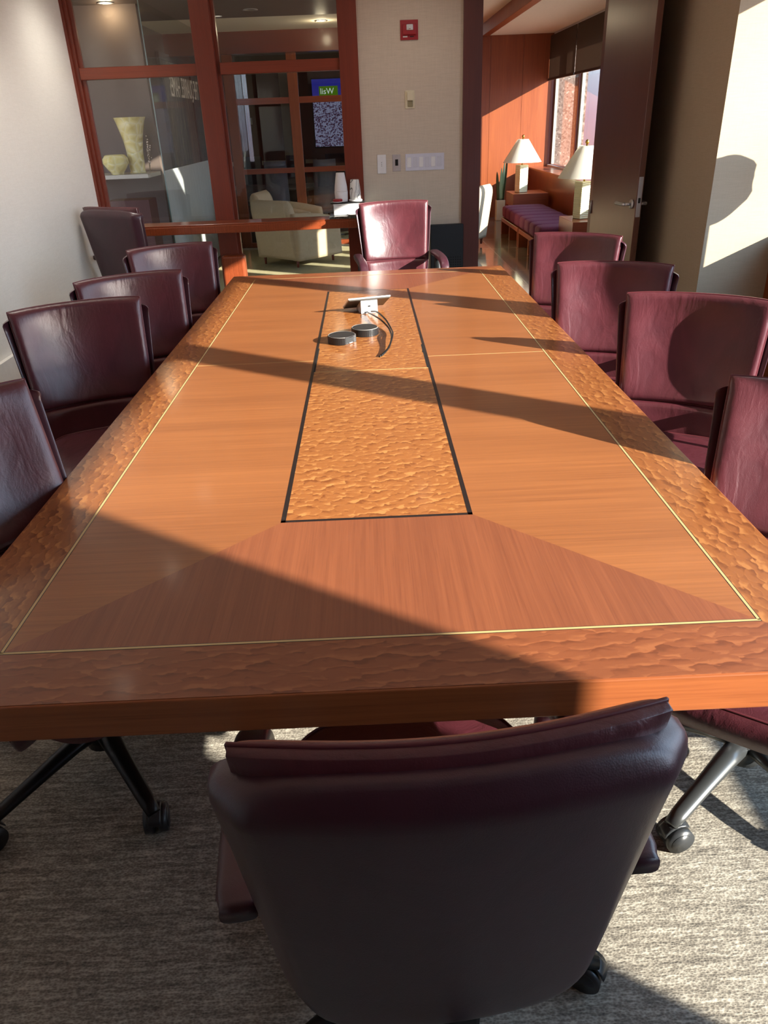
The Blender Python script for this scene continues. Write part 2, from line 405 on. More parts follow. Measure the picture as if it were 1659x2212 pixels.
for wx, wy, aim, lab in ((-1.55, 2.3, (-2.2, 2.3, 1.2), 'added unseen ceiling fill spot by the left wall, nearest the camera'), (-1.55, 3.6, (-2.2, 3.6, 1.2), 'added unseen ceiling fill spot by the left wall, middle one'), (-1.55, 4.9, (-2.2, 4.9, 1.2), 'added unseen ceiling fill spot by the left wall, nearest the glazing'), (.40, 4.7, (.40, 5.5, 1.2), 'added unseen ceiling fill spot above the far head of the table')):
    fill_spot(wx, wy, aim, lab, 10 if wx > 0 else 42)

# ------------------------------------------------------------------ door
door = thing('door_1', None, None, (1.885, YF - .03, 0), math.radians(5.5)); door['kind'] = 'structure'
part('leaf', box(0, .045, -.86, 0, .01, 2.6, .002, 1), M_door, door)
bm = bmesh.new(); bx(bm, .006, .039, -.8615, -.86, .955, 1.225, .001, 1); part('latch_plate', bm, M_metal, door)
bm = bmesh.new(); bx(bm, .014, .031, -.866, -.8605, 1.05, 1.085, .002, 1); part('latch_bolt', bm, M_black, door)
h = bmesh.new(); disc(h, (-.006, -.80, 1.04), .032, (1, 0, 0), .012); disc(h, (-.03, -.80, 1.04), .011, (1, 0, 0), .05)
tube(h, smoothpath([(-.055, -.80, 1.04), (-.064, -.785, 1.04), (-.066, -.73, 1.04), (-.064, -.655, 1.04)]), .0125, 10)
part('door_handle', h, M_metal, door, True)
h = bmesh.new(); disc(h, (.051, -.80, 1.04), .028, (1, 0, 0), .012); disc(h, (.075, -.80, 1.04), .011, (1, 0, 0), .05)
tube(h, smoothpath([(.098, -.80, 1.04), (.107, -.785, 1.04), (.109, -.73, 1.04), (.107, -.655, 1.04)]), .0125, 10)
part('door_handle', h, M_metal, door, True)
part('hinge', tube(bmesh.new(), [(-.006, -.004, .9), (-.006, -.004, 1.0)], .008, 8), M_metal, door, True)

# ------------------------------------------------------------------ things on the fabric wall
YW = YF - .03
st = thing('fire_alarm_strobe', 'square red fire alarm strobe high on the fabric wall', 'alarm', (.392, YW, 2.245))
obj('base_plate', box(-.067, .067, -.012, 0, -.064, .064, .003, 2), M_red, st)
obj('housing', box(-.05, .052, -.034, -.012, -.032, .036, .006, 2), M_red, st)
obj('lens', box(-.022, .028, -.040, -.034, -.004, .034, .004, 2), M_metal, st)
obj('bulb', tube(bmesh.new(), [(-.004, -.046, .012), (.010, -.046, .012)], .007, 10), M_wplastic, st, True)
bm = bmesh.new(); bx(bm, -.048, -.014, -.0135, -.012, -.047, -.038); obj('horn_slot', bm, M_wplastic, st)
bm = bmesh.new(); bx(bm, .004, .034, -.0135, -.012, -.046, -.040); obj('horn_slot', bm, M_black, st)
oc = thing('motion_sensor', 'cream motion sensor switch on the wall below the red strobe', 'sensor', (.388, YW, 1.787))
obj('plate', box(-.038, .038, -.008, 0, -.062, .062, .003, 2), M_cream, oc)
bm = bmesh.new(); bx(bm, -.022, .026, -.026, -.008, -.008, .05, .004, 2); obj('sensor_hood', bm, M_cream, oc)
obj('sensor_lens', box(-.018, .024, -.016, -.008, -.05, -.01, .004, 2), plain('smoky_lens', rgb(140, 132, 100), .3), oc)
pl = thing('switch_plate', 'white single dimmer plate at the left end of the row of wall plates', 'switch', (.152, YW, 1.337))
obj('plate', box(-.036, .036, -.008, 0, -.07, .07, .005, 2), M_wplastic, pl)
bm = bmesh.new(); bx(bm, -.009, .012, -.0095, -.008, -.02, .022, .001, 1); obj('rocker', bm, M_wplastic, pl)
bm = bmesh.new()
for q in (-.012, .0, .012): bx(bm, -.003, .003, -.0102, -.0095, q - .002, q + .002)
obj('button_row', bm, M_caster, pl)
jk = thing('data_jack_plate', 'grey steel wall plate with a black jack between the two white plates', 'outlet', (.272, YW + .001, 1.342))
obj('plate', box(-.033, .033, -.005, 0, -.062, .062, .002, 1), plain('grey_plate', rgb(190, 186, 184), .35, .3), jk)
obj('jack', box(-.011, .013, -.008, -.005, -.02, .026, .001, 1), M_black, jk)
for zz_ in (.047, -.047): obj('screw', disc(bmesh.new(), (0, -.0055, zz_), .003, (0, 1, 0), .002, 10), M_metal, jk)
g6 = thing('switch_bank', 'wide white six-gang bank of rocker switches on the fabric wall', 'switch', (.50, YW, 1.342))
obj('plate', box(-.157, .157, -.006, 0, -.062, .062, .003, 2), plain('blue_white_plastic', rgb(206, 208, 220), .35), g6)
for i in range(6):
    x = -.126 + i * .0485
    obj('rocker', box(x - .017, x + .017, -.0095 if i % 2 == 0 else -.0075, -.006, -.037, .037, .0015, 1), M_wplastic if i % 2 == 0 else plain('pale_rocker', rgb(200, 202, 212), .35), g6)
hv = thing('air_grille', 'dark perforated metal air return cabinet low beside the door jamb', 'vent', (.70, YW, 0))
obj('cabinet', box(-.16, .115, -.05, 0, 0, .865, .004, 1), plain('dark_blue_metal', rgb(30, 36, 42), .5, .2), hv)
bm = bmesh.new()
for i in range(12):
    for j in range(26): disc(bm, (-.125 + i * .0195, -.0505, .09 + j * .0205), .0055, (0, 1, 0), .002, 6)
obj('perforations', bm, M_gap, hv)

# ------------------------------------------------------------------ conference table
ZT = .74
tb = thing('conference_table', 'long rectangular conference table with inlaid quilted wood veneer top', 'table', (0, 0, 0))
x0, x1, y0, y1 = -.915, .915, -.157, 4.11
IX, IY0, IY1 = .748, 0.0, 3.954
PX, PY0, PY1 = .24, .503, 3.45
def mesh_edge():
    bm = bmesh.new(); bx(bm, x0, x1, y0, y1, ZT - .082, ZT - .0012, .003, 2); return bm
bm = mesh_edge()
for f in bm.faces: f.material_index = 1 if abs(f.normal.x) > .6 else 0
obj('tabletop', bm, [M_edge, M_edge_y], tb)
ZV = ZT - .0011
e = .004
def ven(name, poly, mat, dz=0): return obj(name, prism(bmesh.new(), poly, ZT - .0025, ZT + dz), mat, tb)
ven('border_band', [(x0 + e, y0 + e), (x1 - e, y0 + e), (IX, IY0), (-IX, IY0)], M_q_end)
ven('border_band', [(x0 + e, y1 - e), (-IX, IY1), (IX, IY1), (x1 - e, y1 - e)], M_q_end)
ven('border_band', [(x0 + e, y0 + e), (-IX, IY0), (-IX, IY1), (x0 + e, y1 - e)], M_q_side)
ven('border_band', [(x1 - e, y0 + e), (x1 - e, y1 - e), (IX, IY1), (IX, IY0)], M_q_side)
ven('field_veneer', [(-IX, IY0), (IX, IY0), (PX, PY0), (-PX, PY0)], M_table_y)
ven('field_veneer', [(-IX, IY1), (-PX, PY1), (PX, PY1), (IX, IY1)], M_table_y)
for s in (-1, 1):
    for a, b in ((0, 1), (1, 2)):
        ys = 1.965
        if a == 0: poly = [(s * IX, IY0), (s * IX, ys - .0006), (s * PX, ys - .0006), (s * PX, PY0)]
        else: poly = [(s * IX, ys + .0006), (s * IX, IY1), (s * PX, PY1), (s * PX, ys + .0006)]
        ven('field_veneer', poly, M_table_x)
def strip(name, xa, xb, ya, yb, mat): return obj(name, box(xa, xb, ya, yb, ZT - .002, ZT + .0004), mat, tb)
w = .0028
for (xa, xb, ya, yb) in ((-IX - w, IX + w, IY0 - w, IY0 + w), (-IX - w, IX + w, IY1 - w, IY1 + w), (-IX - w, -IX + w, IY0, IY1), (IX - w, IX + w, IY0, IY1)):
    strip('inlay_line', xa, xb, ya, yb, M_inlay)
    o = obj('inlay_dark_edge', box(xa - .0016, xb + .0016, ya - .0016, yb + .0016, ZT - .002, ZT + .0002), M_ebony, tb)  # ebony edging, slightly wider than the pale inlay
for s in (-1, 1): strip('ebony_line', s * PX - .006, s * PX + .006, PY0 - .006, PY1 + .006, M_ebony)
strip('ebony_line', -PX - .006, PX + .006, PY0 - .006, PY0 + .005, M_ebony)
strip('ebony_line', -PX, PX, PY1 - .003, PY1 + .003, M_ebony)
for ya, yb, z in ((PY0, 1.798, 0), (1.801, 2.155, .0005), (2.158, PY1, 0)):
    obj('centre_panel', box(-PX + .006, PX - .006, ya, yb, ZT - .003, ZT + z), M_q_mid, tb)
strip('flap_seam', -PX + .006, PX - .006, 1.7965, 1.8015, M_inlay)
for s in (-1, 1): strip('cross_seam', min(s * (PX + .006), s * (IX - .003)), max(s * (PX + .006), s * (IX - .003)), 1.9641, 1.9659, M_inlay)
for s in (-1, 1): obj('flap_slot', box(s * .2335 - .004, s * .2335 + .004, 1.80, 2.16, ZT - .003, ZT + .0009), M_gap, tb)
bm = bmesh.new(); bm2 = [(.226, 2.03), (.236, 2.03), (.236, 2.16)]
obj('flap_slot', prism(bm, bm2, ZT - .002, ZT + .0010), M_gap, tb)
for ya in (.95, 2.35):
    obj('pedestal', box(-.28, .28, ya, ya + .65, 0, ZT - .082, .01, 2), M_frame, tb)

# ------------------------------------------------------------------ executive chair
def sgn(a): return -1 if a < 0 else 1
def back_y(v): return -.272 - .10 * v
def back_z(v): return .37 + .62 * v
def shell_hw(v):
    w = .240 + .060 * v ** .9
    if v < .16: w *= .45 + .55 * math.sqrt(max(0, 1 - (1 - v / .16) ** 2)) ** .9
    if v > .96: w -= .03 * ((v - .96) / .04) ** 2
    return w
def curve(x): return .045 * (abs(x) / .29) ** 2
def drop(a, v, k=.024): return k * abs(a) ** 4 * max(0, v - .75) / .25
def shell_fn(u, v, s):
    a = -math.cos(PI * u); v = .5 - .5 * math.cos(PI * v)
    x = shell_hw(v) * a
    rim = max(0.0, 1 - max(abs(a), 2 * abs(v - .5)) ** 10) ** .5
    th = .010 + .015 * rim
    roll = .028 * max(0, abs(a) - .86) / .14 + .022 * max(0, v - .93) / .07
    return (x, back_y(v) + curve(x) + s * th + roll, back_z(v) - drop(a, v))
def pad_fn(v0, v1, hw0, hw1, front, puff):
    def f(u, v, s):
        a = -math.cos(PI * u); v = .5 - .5 * math.cos(PI * v)
        vv = v0 + (v1 - v0) * v
        hw = hw0 + (hw1 - hw0) * v
        c = max(abs(a), 2 * abs(v - .5))
        x = hw * a
        if s < 0: yy = .018 + .016 * (1 - max(0.0, (1 - abs(a) ** 12)) * max(0.0, (1 - abs(2 * v - 1) ** 12)))
        else:
            e = max(0.0, (1 - abs(a) ** 14)) * max(0.0, (1 - abs(2 * v - 1) ** 14))
            dent = puff * max(0, 1 - (a / .92) ** 2) ** 1.2 * max(0, 1 - (abs(2 * v - 1) / .95) ** 3)
            yy = front * .66 + front * .34 * e ** .5 - dent
        return (x, back_y(vv) + curve(x) * 1.02 + yy, back_z(vv) - drop(a, vv, .006))
    return f
def edge_loop(f, n=40):
    P = []
    for i in range(n): P.append(f(i / n, 0, 1))
    for i in range(n): P.append(f(1, i / n, 1))
    for i in range(n): P.append(f(1 - i / n, 1, 1))
    for i in range(n + 1): P.append(f(0, 1 - i / n, 1))
    return P
def rounded_rect_seat(u, v, s):
    a, b = 2 * u - 1, 2 * v - 1
    hx, hy = .262 - .02 * max(0, -b), .275
    k = 4.5
    m = (abs(a) ** k + abs(b) ** k) ** (1 / k); mm = max(abs(a), abs(b), 1e-6)
    r = (mm / m) if m > 0 else 1
    x, y = a * r * hx, b * r * hy + .065
    c = max(0.0, 1 - mm ** 6)
    if s > 0: z = .445 + .04 * c ** .5 - .012 * max(0, b) ** 2 - .006 * (1 - mm)
    else: z = .390 - .026 * c ** .5
    return (x, y, z)

def make_chair(dz=0.0, stars=0.0, finish=None, tilt=0.0, rise=0.0):
    finish = finish or M_black
    root = bpy.data.objects.new('conference_chair', None); COL.objects.link(root); root.empty_display_size = .1
    up = (0, 0, dz)
    def back(o):
        o.rotation_euler = (math.radians(tilt), 0, 0)
        pv = Vector((0, -.2, .42)); o.location = pv - Matrix.Rotation(math.radians(tilt), 3, 'X') @ pv + Vector((0, 0, dz + rise)); return o
    sh = back(obj('back_shell', slab(bmesh.new(), shell_fn, 36, 30), M_lea_s, root, True, up))
    fu = pad_fn(.34, 1.022, .243, .268, .080, .030)
    p1 = back(obj('back_cushion', slab(bmesh.new(), fu, 36, 26), M_lea, root, True, up))
    obj('piping', tube(bmesh.new(), edge_loop(fu), .0035, 6, False), M_pipe, p1, True)
    fl = pad_fn(.06, .335, .222, .243, .080, .006)
    p2 = back(obj('lumbar_cushion', slab(bmesh.new(), fl, 30, 14), M_lea, root, True, up))
    obj('piping', tube(bmesh.new(), edge_loop(fl), .003, 6, False), M_pipe, p2, True)
    se = obj('seat', slab(bmesh.new(), rounded_rect_seat, 34, 34), M_lea, root, True, up)
    loop = []
    for k in range(80):
        th = 2 * PI * k / 80
        a, b = math.cos(th), math.sin(th); q = max(abs(a), abs(b)); a, b = a / q * .93, b / q * .93
        p = rounded_rect_seat((a + 1) / 2, (b + 1) / 2, 1); loop.append((p[0], p[1], p[2] + .001))
    loop.append(loop[0])
    obj('seat_seam', tube(bmesh.new(), loop, .003, 6, False), M_pipe, se, True)
    # armrests: leather pad that runs forward and turns down at the front
    for s in (-1, 1):
        path = smoothpath([(s * .304, -.235, .622), (s * .308, -.13, .622), (s * .308, .0, .620), (s * .306, .10, .610), (s * .304, .165, .580), (s * .301, .190, .53), (s * .297, .185, .46), (s * .288, .165, .385)], 6)
        bm = bmesh.new(); n = 16; rings = []
        for i, p in enumerate(path):
            d = (path[min(i + 1, len(path) - 1)] - path[max(i - 1, 0)]).normalized()
            side = Vector((1, 0, 0)); side = (side - d * side.dot(d)).normalized(); u = side.cross(d).normalized()
            k = i / (len(path) - 1)
            sc = 1.0 if .04 < k < .96 else .86
            ring = []
            for q in range(n):
                th = 2 * PI * q / n
                cx, cyy = math.cos(th), math.sin(th)
                ex = math.copysign(abs(cx) ** .55, cx) * .033 * sc; ey = math.copysign(abs(cyy) ** .6, cyy) * .021 * sc
                ring.append(bm.verts.new(p + side * ex + u * ey))
            rings.append(ring)
        for A, B in zip(rings, rings[1:]):
            for q in range(n): bm.faces.new((A[q], A[(q + 1) % n], B[(q + 1) % n], B[q]))
        bm.faces.new(rings[0][::-1]); bm.faces.new(rings[-1])
        ar = obj('armrest', bm, M_lea_s, root, True, up)
        seam = [p + Vector((s * .0325, 0, 0)) for p in path[2:-3]]
        obj('arm_seam', tube(bmesh.new(), seam, .002, 6), M_stitch, ar, True)
        bm = bmesh.new()
        tube(bm, smoothpath([(s * .10, -.02, .385), (s * .27, -.02, .40), (s * .297, -.03, .46), (s * .299, -.06, .62)], 5), .017, 10, flat=(1.6, .6))
        obj('arm_bracket', bm, M_black, root, True, up)
    bm = bmesh.new(); bx(bm, -.11, .11, -.16, .14, .315, .372, .012, 2); bx(bm, -.035, .035, -.275, -.14, .345, .38, .01, 2); bx(bm, -.05, .05, -.29, -.255, .35, .46, .008, 2)
    obj('tilt_mechanism', bm, M_black, root, False, up)
    bm = bmesh.new(); tube(bm, [(-.10, .06, .365), (-.17, .07, .36), (-.21, .075, .355)], .006, 8); disc(bm, (-.235, .08, .352), .03, (0, 0, 1), .012, 16)
    obj('lever', bm, M_plastic, root, True, up)
    bm = bmesh.new(); tube(bm, [(0, 0, .07), (0, 0, .22)], .028, 18); tube(bm, [(0, 0, .22), (0, 0, .35 + dz)], .016, 16)
    obj('gas_column', bm, M_black, root, True)
    bm = bmesh.new(); tube(bm, [(0, 0, .065), (0, 0, .13)], .048, 20)
    base = obj('hub', bm, finish, root, True)
    for k in range(5):
        a = math.radians(stars + 72 * k); d = Vector((math.cos(a), math.sin(a), 0))
        bm = bmesh.new()
        pts = [d * .03 + Vector((0, 0, .118)), d * .10 + Vector((0, 0, .117)), d * .20 + Vector((0, 0, .103)), d * .32 + Vector((0, 0, .085)), d * .36 + Vector((0, 0, .076))]
        tube(bm, pts, [.030, .028, .024, .021, .017], 14, flat=(1, .72))
        lg = obj('base_leg', bm, finish, root, True)
        bm = bmesh.new(); c = d * .355
        tw = a + 1.1 + k * .9; ax = Vector((math.cos(tw), math.sin(tw), 0)); fw = Vector((-ax.y, ax.x, 0))
        cc = c + fw * .016 + Vector((0, 0, .036))
        for s in (-1, 1):
            disc(bm, cc + ax * s * .018, .036, ax, .022, 24); disc(bm, cc + ax * s * .0295, .027, ax, .003, 20)
        disc(bm, cc, .018, ax, .024, 12)
        tube(bm, [c + Vector((0, 0, .045)), c + Vector((0, 0, .075))], .011, 10)
        ca = obj('caster', bm, M_caster, root, True)
        bm = bmesh.new()
        arc = [cc + fw * (-.042 * math.cos(th)) + Vector((0, 0, .042 * math.sin(th))) for th in [x * PI / 10 for x in range(1, 8)]]
        tube(bm, arc, .006, 8, flat=(3.0, .5)); obj('caster_hood', bm, M_caster, ca, True)
    return root

def place(root, x, y, deg, label):
    """deg: direction the chair faces, counter-clockwise from +x"""
    root.location = (x, y, 0); root.rotation_euler = (0, 0, math.radians(deg - 90))
    return tag(root, label, 'chair', 'burgundy leather conference chairs')
def by_mid(mx, my, deg, off=.265):
    a = math.radians(deg); return mx + off * math.cos(a), my + off * math.sin(a)

M_pewter = plain('pewter_metal', rgb(96, 98, 98), .32, .7)
proto = make_chair(0, -8)
place(proto, .06, -.235, 94.5, 'burgundy leather chair in the foreground seen from behind at the near table end')
def chair(x, y, deg, label, dz=0.0, stars=None, finish=None, tilt=0.0, rise=0.0):
    if dz or finish or tilt or rise or stars is not None: c = make_chair(dz, stars or 0, finish, tilt, rise)
    else: c = copy_tree(proto)
    return place(c, x, y, deg, label)
x, y = by_mid(-1.24, 2.06, -65.3); chair(x, y, -65.3, 'burgundy chair on the left side, second from the near end of the table')
x, y = by_mid(-1.19, 2.71, -61.3); chair(x, y, -61.3, 'burgundy chair on the left side, third from the near end of the table')
x, y = by_mid(-1.22, 3.75, -63.3); chair(x, y, -63.3, 'burgundy chair on the left side nearest the glazed partition')
chair(-.825, .465, -33, 'burgundy chair cut by the left picture edge, nearest on the left side', 0, -53 + 33 + 90, None, 8, .05)
chair(.970, .295, 235, 'burgundy chair cut by the right picture edge, nearest on the right side, on grey base', 0, -141 - 235 + 90, M_pewter, 18, .03)
x, y = by_mid(1.265, 1.70, 241); chair(x, y, 241, 'burgundy chair on the right side, second from the near end, with a rounded shadow')
x, y = by_mid(1.178, 2.485, 249); chair(x, y, 249, 'burgundy chair on the right side, third from the near end, back half in sun')
x, y = by_mid(1.26, 3.52, 238); chair(x, y, 238, 'burgundy chair on the right side in front of the open door')
x, y = by_mid(.225, 5.02, 277); chair(x, y, 277, 'sunlit burgundy chair at the far head of the table against the fabric wall', .09)
x, y = by_mid(-1.92, 4.76, 62, .36); chair(x, y, 62, 'dark burgundy chair in the left corner with its back to the table', .15)

# ------------------------------------------------------------------ things on the table
tp = thing('touch_panel', 'white tabletop touch panel tilted away from view on a small stand', 'screen', (-.005, 2.86, ZT + .001), math.radians(14))
M_ = Matrix.Rotation(math.radians(-25), 4, 'X')
T = Matrix.Translation((0, -.045, .088))
bm = box(-.115, .115, 0, .165, -.008, .0, .003, 2, M=T @ M_); obj('screen_bezel', bm, M_wplastic, tp)
bm = box(-.112, .112, .003, .162, -.014, -.008, .002, 1, M=T @ M_); obj('back_cover', bm, plain('dark_grey_plastic', rgb(70, 66, 60), .4), tp)
bm = bmesh.new()
pr = [(-.035, 0), (.075, 0), (.075, .012), (-.030, .078)]
for sx in (0,):
    a = [bm.verts.new((-.045, y, z)) for y, z in pr]; b = [bm.verts.new((.045, y, z)) for y, z in pr]
    bm.faces.new(a); bm.faces.new(b[::-1])
    for i in range(4): bm.faces.new((a[i], b[i], b[(i + 1) % 4], a[(i + 1) % 4]))
obj('stand', bm, plain('silver_plastic', rgb(206, 208, 210), .35), tp)
bm = bmesh.new(); bx(bm, -.006, .006, -.0355, -.033, .034, .040); obj('port', bm, M_gap, tp)
bm = bmesh.new(); bx(bm, -.028, -.008, -.036, -.033, .004, .010); bx(bm, .008, .03, -.036, -.033, .004, .010); obj('cable_cutout', bm, M_gap, tp)
def cable(pts, label):
    bm = tube(bmesh.new(), smoothpath(pts, 8), .0042, 8)
    return tag(obj('cable', bm, M_black, None, True), label, 'cable')
z = ZT + .0046
cable([(-.005, 2.80, z + .006), (.022, 2.70, z + .014), (.058, 2.56, z + .02), (.088, 2.45, z + .012), (.098, 2.36, z + .008), (.100, 2.25, z + .012), (.085, 2.10, z + .008), (.062, 2.03, z + .004), (.038, 1.975, z)], 'longer black cable curling from the touch panel across the table')
cable([(.012, 2.80, z + .012), (.040, 2.70, z + .03), (.074, 2.56, z + .03), (.092, 2.46, z + .024), (.104, 2.36, z + .018), (.106, 2.26, z + .024), (.092, 2.14, z + .014), (.072, 2.045, z + .008), (.047, 1.985, z + .001)], 'second black cable lying close above the longer cable on the table')
def coaster_set(x, y, rz, label):
    t_ = thing('coaster_set', label, 'coaster', (x, y, ZT + .001), rz, 'round black coaster sets')
    n = 40
    bm = bmesh.new()
    poly = []
    for i in range(n):
        a = 2 * PI * i / n
        r = .066 if abs(math.degrees(a)) > 0 and not (330 < math.degrees(a) or math.degrees(a) < 30) else .054
        poly.append((r * math.cos(a), r * math.sin(a)))
    prism(bm, poly, 0, .031); obj('holder', bm, plain('black_leather', rgb(30, 28, 28), .4), t_)
    bm = lathe(bmesh.new(), [(.058, .031), (.058, .034), (.0, .034)], 40, cap=False); obj('top_coaster', bm, plain('black_pebbled_leather', rgb(44, 42, 42), .55), t_, False)
    bm = bmesh.new(); tube(bm, [(.062 * math.cos(q), .062 * math.sin(q), .0325) for q in [math.radians(32 + k * 8) for k in range(38)]], .0013, 6); obj('stitching', bm, plain('grey_thread', rgb(150, 146, 140), .6), t_)
    bm = bmesh.new()
    for k in range(4): lathe(bm, [(.056, .004 + k * .006), (.058, .005 + k * .006), (.058, .008 + k * .006), (.056, .009 + k * .006)], 32)
    obj('stacked_coasters', bm, plain('dark_grey_felt', rgb(60, 60, 60), .7), t_)
    bm = box(.050, .0585, -.010, .010, .002, .007, .001, 1); obj('label_tab', bm, M_wplastic, t_)
coaster_set(-.130, 2.262, math.radians(-42), 'round black leather coaster holder nearer the camera with notch towards the right')
coaster_set(-.022, 2.392, math.radians(25), 'round black leather coaster holder just behind the nearer one on the table')

# ------------------------------------------------------------------ things on the console
bxx = thing('napkin_box', 'white napkin box under the cups on the console granite', 'box', (-.145, 5.34, .985))
obj('carton', box(-.105, .105, -.065, .065, 0, .075, .004, 2), M_wplastic, bxx)
obj('lid', box(-.107, .107, -.067, .067, .075, .082, .002, 1), M_wplastic, bxx)
ty = tag(obj('tray', box(-.275, .0, 5.30, 5.425, 1.069, 1.077, .003, 1), M_plastic), 'black tray on the white napkin box holding the cup stacks', 'tray')
def stack(name, x, y, z, r0, r1, h, n, mat, label, cat, wob=None):
    o = thing(name, label, cat, (x, y, z))
    obj('cup', lathe(bmesh.new(), [(r0 * .94, 0), (r0 * .97, .004), (r0 * 1.02, h * .34), (r0 * 1.02, h * .37)], 28), mat, o, True)
    obj('cup', lathe(bmesh.new(), [(r0 * .99, h * .37), (r0 * 1.0, h * .385), (r0 * .96, h * .52), (r1, h * .985), (r1 * .96, h)], 28), mat, o, True)
    return o
stack('foam_cup_stack', -.185, 5.365, 1.078, .052, .034, .215, 2, plain('foam', rgb(226, 226, 226), .6), 'tall stack of upturned white foam cups on the black tray', 'cups')
t = NT('printed_paper_cup')
wv = t.n('ShaderNodeTexWave', {'Vector': t.coord((1, 1, 1)), 'Scale': 9, 'Distortion': 9, 'Detail': 2}).outputs[0]
t.bsdf(Base_Color=t.ramp(wv, [(0, rgb(70, 70, 70)), (.05, rgb(222, 222, 216)), (1, rgb(226, 226, 220))]), Roughness=.5)
stack('paper_cup_stack', -.072, 5.37, 1.094, .044, .034, .145, 2, t.m, 'shorter stack of printed paper cups beside the foam cups', 'cups')
tag(obj('plate_stack', lathe(bmesh.new(), [(.05, 0), (.055, .004), (.055, .012), (.05, .016)], 28, (-.072, 5.365, 1.0775)), M_wplastic), 'small stack of white lids under the printed paper cups', 'lids')
rc = thing('sweetener_bowl', 'low red dish on a white saucer in front of the foam cups', 'dish', (-.215, 5.322, 1.0775))
obj('saucer', lathe(bmesh.new(), [(.03, 0), (.042, .004), (.042, .007)], 28), M_wplastic, rc)
obj('red_packets', lathe(bmesh.new(), [(.038, .007), (.041, .016), (.039, .024), (.03, .027)], 28, wob=lambda a, z: .04 * math.sin(9 * a)), M_red, rc)
tag(obj('paper_plate', lathe(bmesh.new(), [(.03, 0), (.05, .004), (.053, .010), (.05, .012), (.03, .006)], 30, (-.09, 5.232, .9845)), M_wplastic), 'sunlit white paper plate on the granite in front of the napkin box', 'plate')

# ------------------------------------------------------------------ unseen shrub added on the sill to cast the wall block's rounded shadow
pt = thing('shadow_shrub', 'unseen round shrub in a trough, added on the sill to cast a wall shadow', 'plant', (2.765, 3.545, SILLZ + .003))
tr_ = bmesh.new(); bx(tr_, -.09, .085, -.09, .36, 0, .122, .003, 1)  # added trough, its edge casts the sloping shadow low on the wall block
obj('trough', tr_, M_frame, pt)
obj('soil', box(-.075, .07, -.075, .345, .122, .126), plain('potting_soil', rgb(50, 40, 30), .95), pt)
obj('stem', tube(bmesh.new(), [(0, 0, .122), (0, 0, .52)], .012, 8), plain('bark', rgb(84, 62, 44), .9), pt, True)
def crown(a, z): return .05 * math.sin(5 * a + 30 * z) + .04 * math.sin(11 * a - 50 * z)
prof = [(.01, .435)] + [(.145 * math.sin(q) ** .8, 0.625 - .19 * math.cos(q)) for q in [PI * k / 16 for k in range(1, 16)]] + [(.01, .825)]
obj('foliage', lathe(bmesh.new(), prof, 40, wob=crown), plain('leaf_green', rgb(60, 92, 50), .7), pt, True)

# ================================================================== lobby beyond the glass
XWL, YLB, ZL = 3.30, 13.58, 2.86
struct('floor', box(-6, XWL + .1, YF + .08, 16.2, -.12, 0), M_tile)
struct('trim_6', box(.945, 1.9, YF - .06, YF + .08, 0, .003), M_metal)
rug = thing('area_rug', 'pale olive area rug under the lobby armchairs', 'rug', (0, 0, 0))
obj('rug_field', box(-1.95, 1.05, 6.3, 10.6, .002, .012), M_rug, rug)
bm = bmesh.new(); bx(bm, 1.05, 1.42, 6.0, 10.6, .002, .013); bx(bm, -1.95, 1.42, 10.6, 10.8, .002, .013); bx(bm, -1.95, 1.05, 6.0, 6.3, .002, .013)
obj('rug_border', bm, M_rug_edge, rug)
# back wood wall, facade, cabinet under the windows
bm = bmesh.new()
for xa, xb in ((.6, 2.235), (2.239, 2.795), (2.799, XWL + .0)): bx(bm, xa, xb, YLB, YLB + .1, 0, ZL)
struct('wall_lobby_far', bm, M_cherry)
bm = bmesh.new(); bx(bm, XWL, XWL + .12, YF + .1, YLB, 0, .86); bx(bm, XWL, XWL + .12, YF + .1, YLB, 2.56, 3.2); bx(bm, XWL, XWL + .12, YF + .1, 6.20, .86, 2.56); bx(bm, XWL, XWL + .12, 6.46, 7.1, .86, 2.56)
struct('wall_lobby_right', bm, M_white)
bm = bmesh.new(); bx(bm, 2.97, XWL, YF + .1, YLB, 0, .80); bx(bm, 2.955, XWL, YF + .1, YLB, .80, .83, .004, 1)
struct('trim_7', bm, M_cherry_x)
bm = bmesh.new(); bx(bm, XWL, XWL + .12, YLB - .004, YLB + .1, .83, 2.9)
for yy in (11.82, 10.2, 8.6, 7.0): bx(bm, XWL + .03, XWL + .10, yy, yy + .06, .83, 2.56)
bx(bm, XWL + .03, XWL + .10, YF + .1, YLB, .83, .87)
struct('window_3', bm, M_frame)
bm = bmesh.new()
for yy in (13.50, 11.75, 10.13, 8.53, 6.93): bx(bm, XWL + .06, XWL + .10, yy, yy + .07, .87, 2.56)
struct('trim_8', bm, plain('grey_window_metal', rgb(168, 168, 156), .4, .3))
struct('window_4', box(XWL + .085, XWL + .09, YF + .1, YLB, .86, 2.56), M_winglass)
for i, (ya, yb, lab) in enumerate(((11.83, 13.575, 'brown lobby roller blind next to the far wood wall'), (9.6, 11.79, 'brown lobby roller blind nearer the open door'), (7.3, 9.57, 'brown lobby roller blind hidden behind the open door leaf'), (5.65, 7.27, 'brown lobby roller blind nearest the conference room wall block'))):
    b = thing('roller_blind', lab, 'blind', (XWL - .055, 0, 2.82))
    obj('blind_fabric', box(-.002, .002, ya, yb, -.62, 0), M_blind, b)
    obj('bottom_bar', box(-.010, .010, ya, yb, -.655, -.62, .004), M_plastic, b)
# granite pier outside the lobby windows
struct('trim_9', box(3.46, 3.80, 13.75, 14.6, -4, 8), M_granite_out)
struct('trim_10', box(3.46, 3.56, 12.2, 12.6, -4, 8), M_granite_out)
